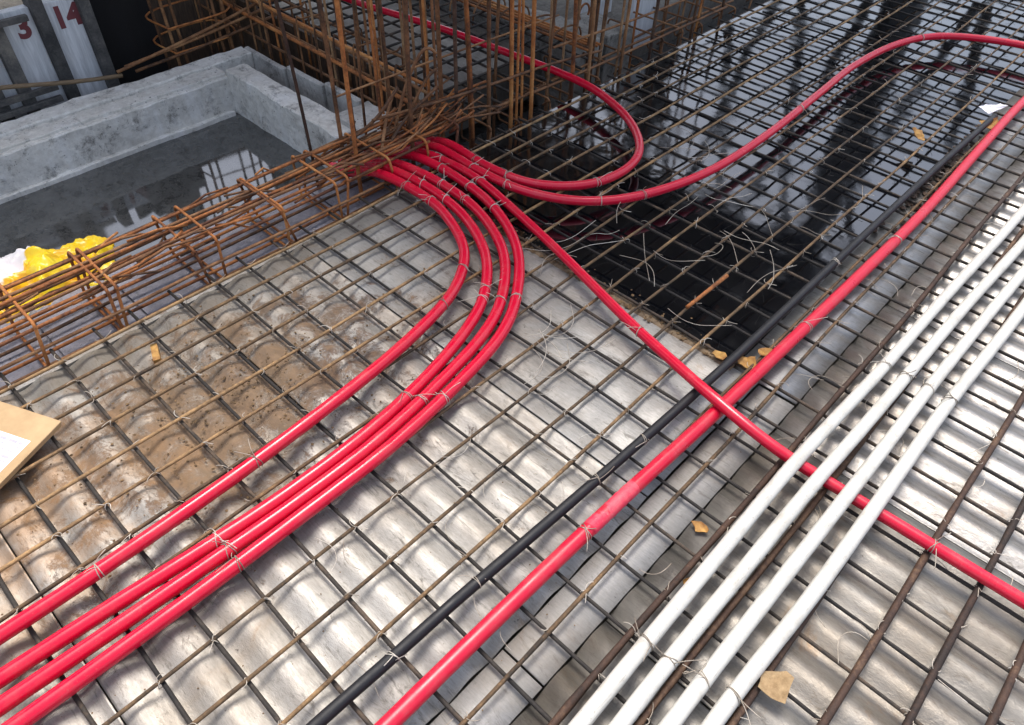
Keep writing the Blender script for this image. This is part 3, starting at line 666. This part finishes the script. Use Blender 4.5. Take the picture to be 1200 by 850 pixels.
# rubble clods between the pipes and mud clods on the deck
def clods(name, label, pts, mat):
    mb = MB()
    for x, y, z, s in pts:
        ico = [(0, 0, 1), (.9, 0, .35), (.28, .85, .4), (-.72, .53, .4), (-.72, -.53, .35), (.28, -.85, .4), (.5, .4, -.5), (-.6, 0, -.5), (.4, -.5, -.5)]
        v = np.array(ico) * s * rng.uniform(.6, 1.2, (9, 3)) * (1, 1, .6) + (x, y, z)
        mb.add(v, [(0, 1, 2), (0, 2, 3), (0, 3, 4), (0, 4, 5), (0, 5, 1), (1, 6, 2), (2, 7, 3), (3, 7, 4), (4, 8, 5), (5, 8, 1), (1, 8, 6), (2, 6, 7), (4, 7, 8), (6, 8, 7)])
    o = obj(name, mb, mat, smooth=False); o['kind'] = 'stuff'; o['label'] = label; o['category'] = 'debris'; return o
pts = []
for _ in range(900):
    x, y = random.gauss(-.7, .2), random.gauss(.36, .28)
    if -1.2 < x < .35 and y < 1.5: pts.append((x, y, -.028, random.choice((.002, .003, .004, .006))))
for _ in range(350): pts.append((random.uniform(-1.2, .4), 1.62 + abs(random.gauss(0, .035)), -.025, random.choice((.003, .005, .009))))
for _ in range(500): pts.append((random.uniform(-1.2, .65), random.uniform(-.6, 1.6), -.03, random.choice((.0015, .002, .003))))
M_CLOD = m_wood('mud_crumb', (.05, .03, .015), (.24, .15, .07), (9, 9, 9), .95)
clods('mud_crumbs', 'brown mud crumbs scattered over the left part of the deck', pts, M_CLOD)
clods('dark_rubble', 'dark rubble between the far black pipe and thick red conduit', [(random.uniform(.40, .5), random.gauss(3.6, .3), -.03, random.uniform(.008, .025)) for _ in range(160)], M_PLY)

# loose wire offcuts
def offcut(pts, label, group, r=.0014):
    tag(obj('wire_offcut', MB().tube(spline(pts, .012, 2), r, 4), M_WIRE), label, 'wire', group)
for k in range(32):
    x, y = random.uniform(-.55, .36), random.uniform(1.62, 2.9); d = random.uniform(0, 6.28); l = random.uniform(.12, .34); c = random.gauss(0, .9)
    offcut([(x + l * s * math.cos(d + c * s), y + l * s * math.sin(d + c * s), .008 + .02 * math.sin(s * 3 + k) ** 2) for s in (0, .25, .5, .75, 1)], 'thin curled wire offcut on the mesh over the black membrane', 'wire offcuts over the black membrane', .0012)
for k in range(9):
    x, y = random.uniform(-.2, .02), random.uniform(1.14, 1.32); c = random.uniform(-1.6, 1.6); d = random.uniform(-.6, .8); l = random.uniform(.12, .24)
    offcut([(x + l * s * math.cos(d + c * s), y + l * s * math.sin(d + c * s) - .05, .008 + .012 * s) for s in (0, .33, .66, 1)], 'pale wire offcut in the tangle beside the red bend', 'wire offcuts beside the red bend')
for k in range(40):
    x, y = random.uniform(.6, 1.7), random.uniform(.5, 2.6); c = random.uniform(-2.5, 2.5); d = random.uniform(0, 6.28); l = random.uniform(.05, .16)
    offcut([(x + l * s * math.cos(d + c * s), y + l * s * math.sin(d + c * s), -.018 + .012 * s) for s in (0, .33, .66, 1)], 'short dark wire offcut lying on the deck around the white conduits', 'wire offcuts around the white conduits', .0012)
for k in range(16):
    x, y = random.uniform(-.2, .6), random.uniform(-.1, 1.1); c = random.uniform(-1.5, 1.5); d = random.uniform(0, 6.28); l = random.uniform(.05, .14)
    offcut([(x + l * s * math.cos(d + c * s), y + l * s * math.sin(d + c * s), .008 + .006 * s) for s in (0, .33, .66, 1)], 'short wire offcut lying on the mesh in the foreground', 'wire offcuts in the foreground', .0009)
tag(obj('short_bar', MB().tube(spline([(.142, 1.75, .013), (.146, 1.88, .0145), (.149, 2.02, .014)], .03), .0085, 6), M_ORANGE), 'short orange bar lapped along the mesh over the black membrane', 'rebar')
tag(obj('timber_peg', MB().box(-.012, .012, -.045, .045, -.01, .01, .001), M_SCRAP, smooth=False), 'short tan timber peg on the deck near the beam cage', 'timber')
bpy.data.objects['timber_peg'].location = (-1.06, .25, -.02); bpy.data.objects['timber_peg'].rotation_euler = (0, 0, 1.2)

# ------------------------------------------------------------------ unseen frame building from the reflections, its overhead slab added to shade the back
fr = thing('shading_frame', 'unseen concrete frame added overhead to shade the back, mirrored in the wet surfaces', 'building', (-5, 9, -3.2))
def fpart(name, a, mat=M_FAR):
    o = obj(name, MB().box(*a), mat, fr, smooth=False); o.matrix_parent_inverse = Matrix.Translation(-Vector(fr.location))
fpart('shade_slab', (-7.4, -.95, 1.95, 8.2, 4.0, 4.3)); fpart('shade_slab', (-7.4, -3.4, -6, 1.94, 4.0, 4.3))  # overhead slabs added out of view to keep sky light off the back
fpart('edge_beam', (-7.4, -.95, 7.9, 8.2, 3.7, 3.99)); fpart('edge_beam', (-3.7, -3.4, -6, 1.94, 3.65, 3.99)); fpart('edge_beam', (-3.39, -.95, 1.95, 2.25, 3.65, 3.99))
for x in (-6.5, -3.9, -1.2): fpart('column', (x - .17, x + .17, 7.6, 7.89, -3.2, 3.99))
for y in (-3, -1.2, .4, 1.5, 2.7, 4.2, 6): fpart('column', (-7.38, -7.04, y - .17, y + .17, -3.2, 3.99))
for k in range(8):
    x = -6.4 + k * .85
    o = obj('brace', MB().tube([(x, 7.4, 0.3), (x + .8, 7.42, 3.95)], .05, 6), M_STEELD, fr); o.matrix_parent_inverse = Matrix.Translation(-Vector(fr.location))
    o = obj('brace', MB().tube([(x + .8, 7.3, 0.3), (x, 7.32, 3.95)], .05, 6), M_STEELD, fr); o.matrix_parent_inverse = Matrix.Translation(-Vector(fr.location))
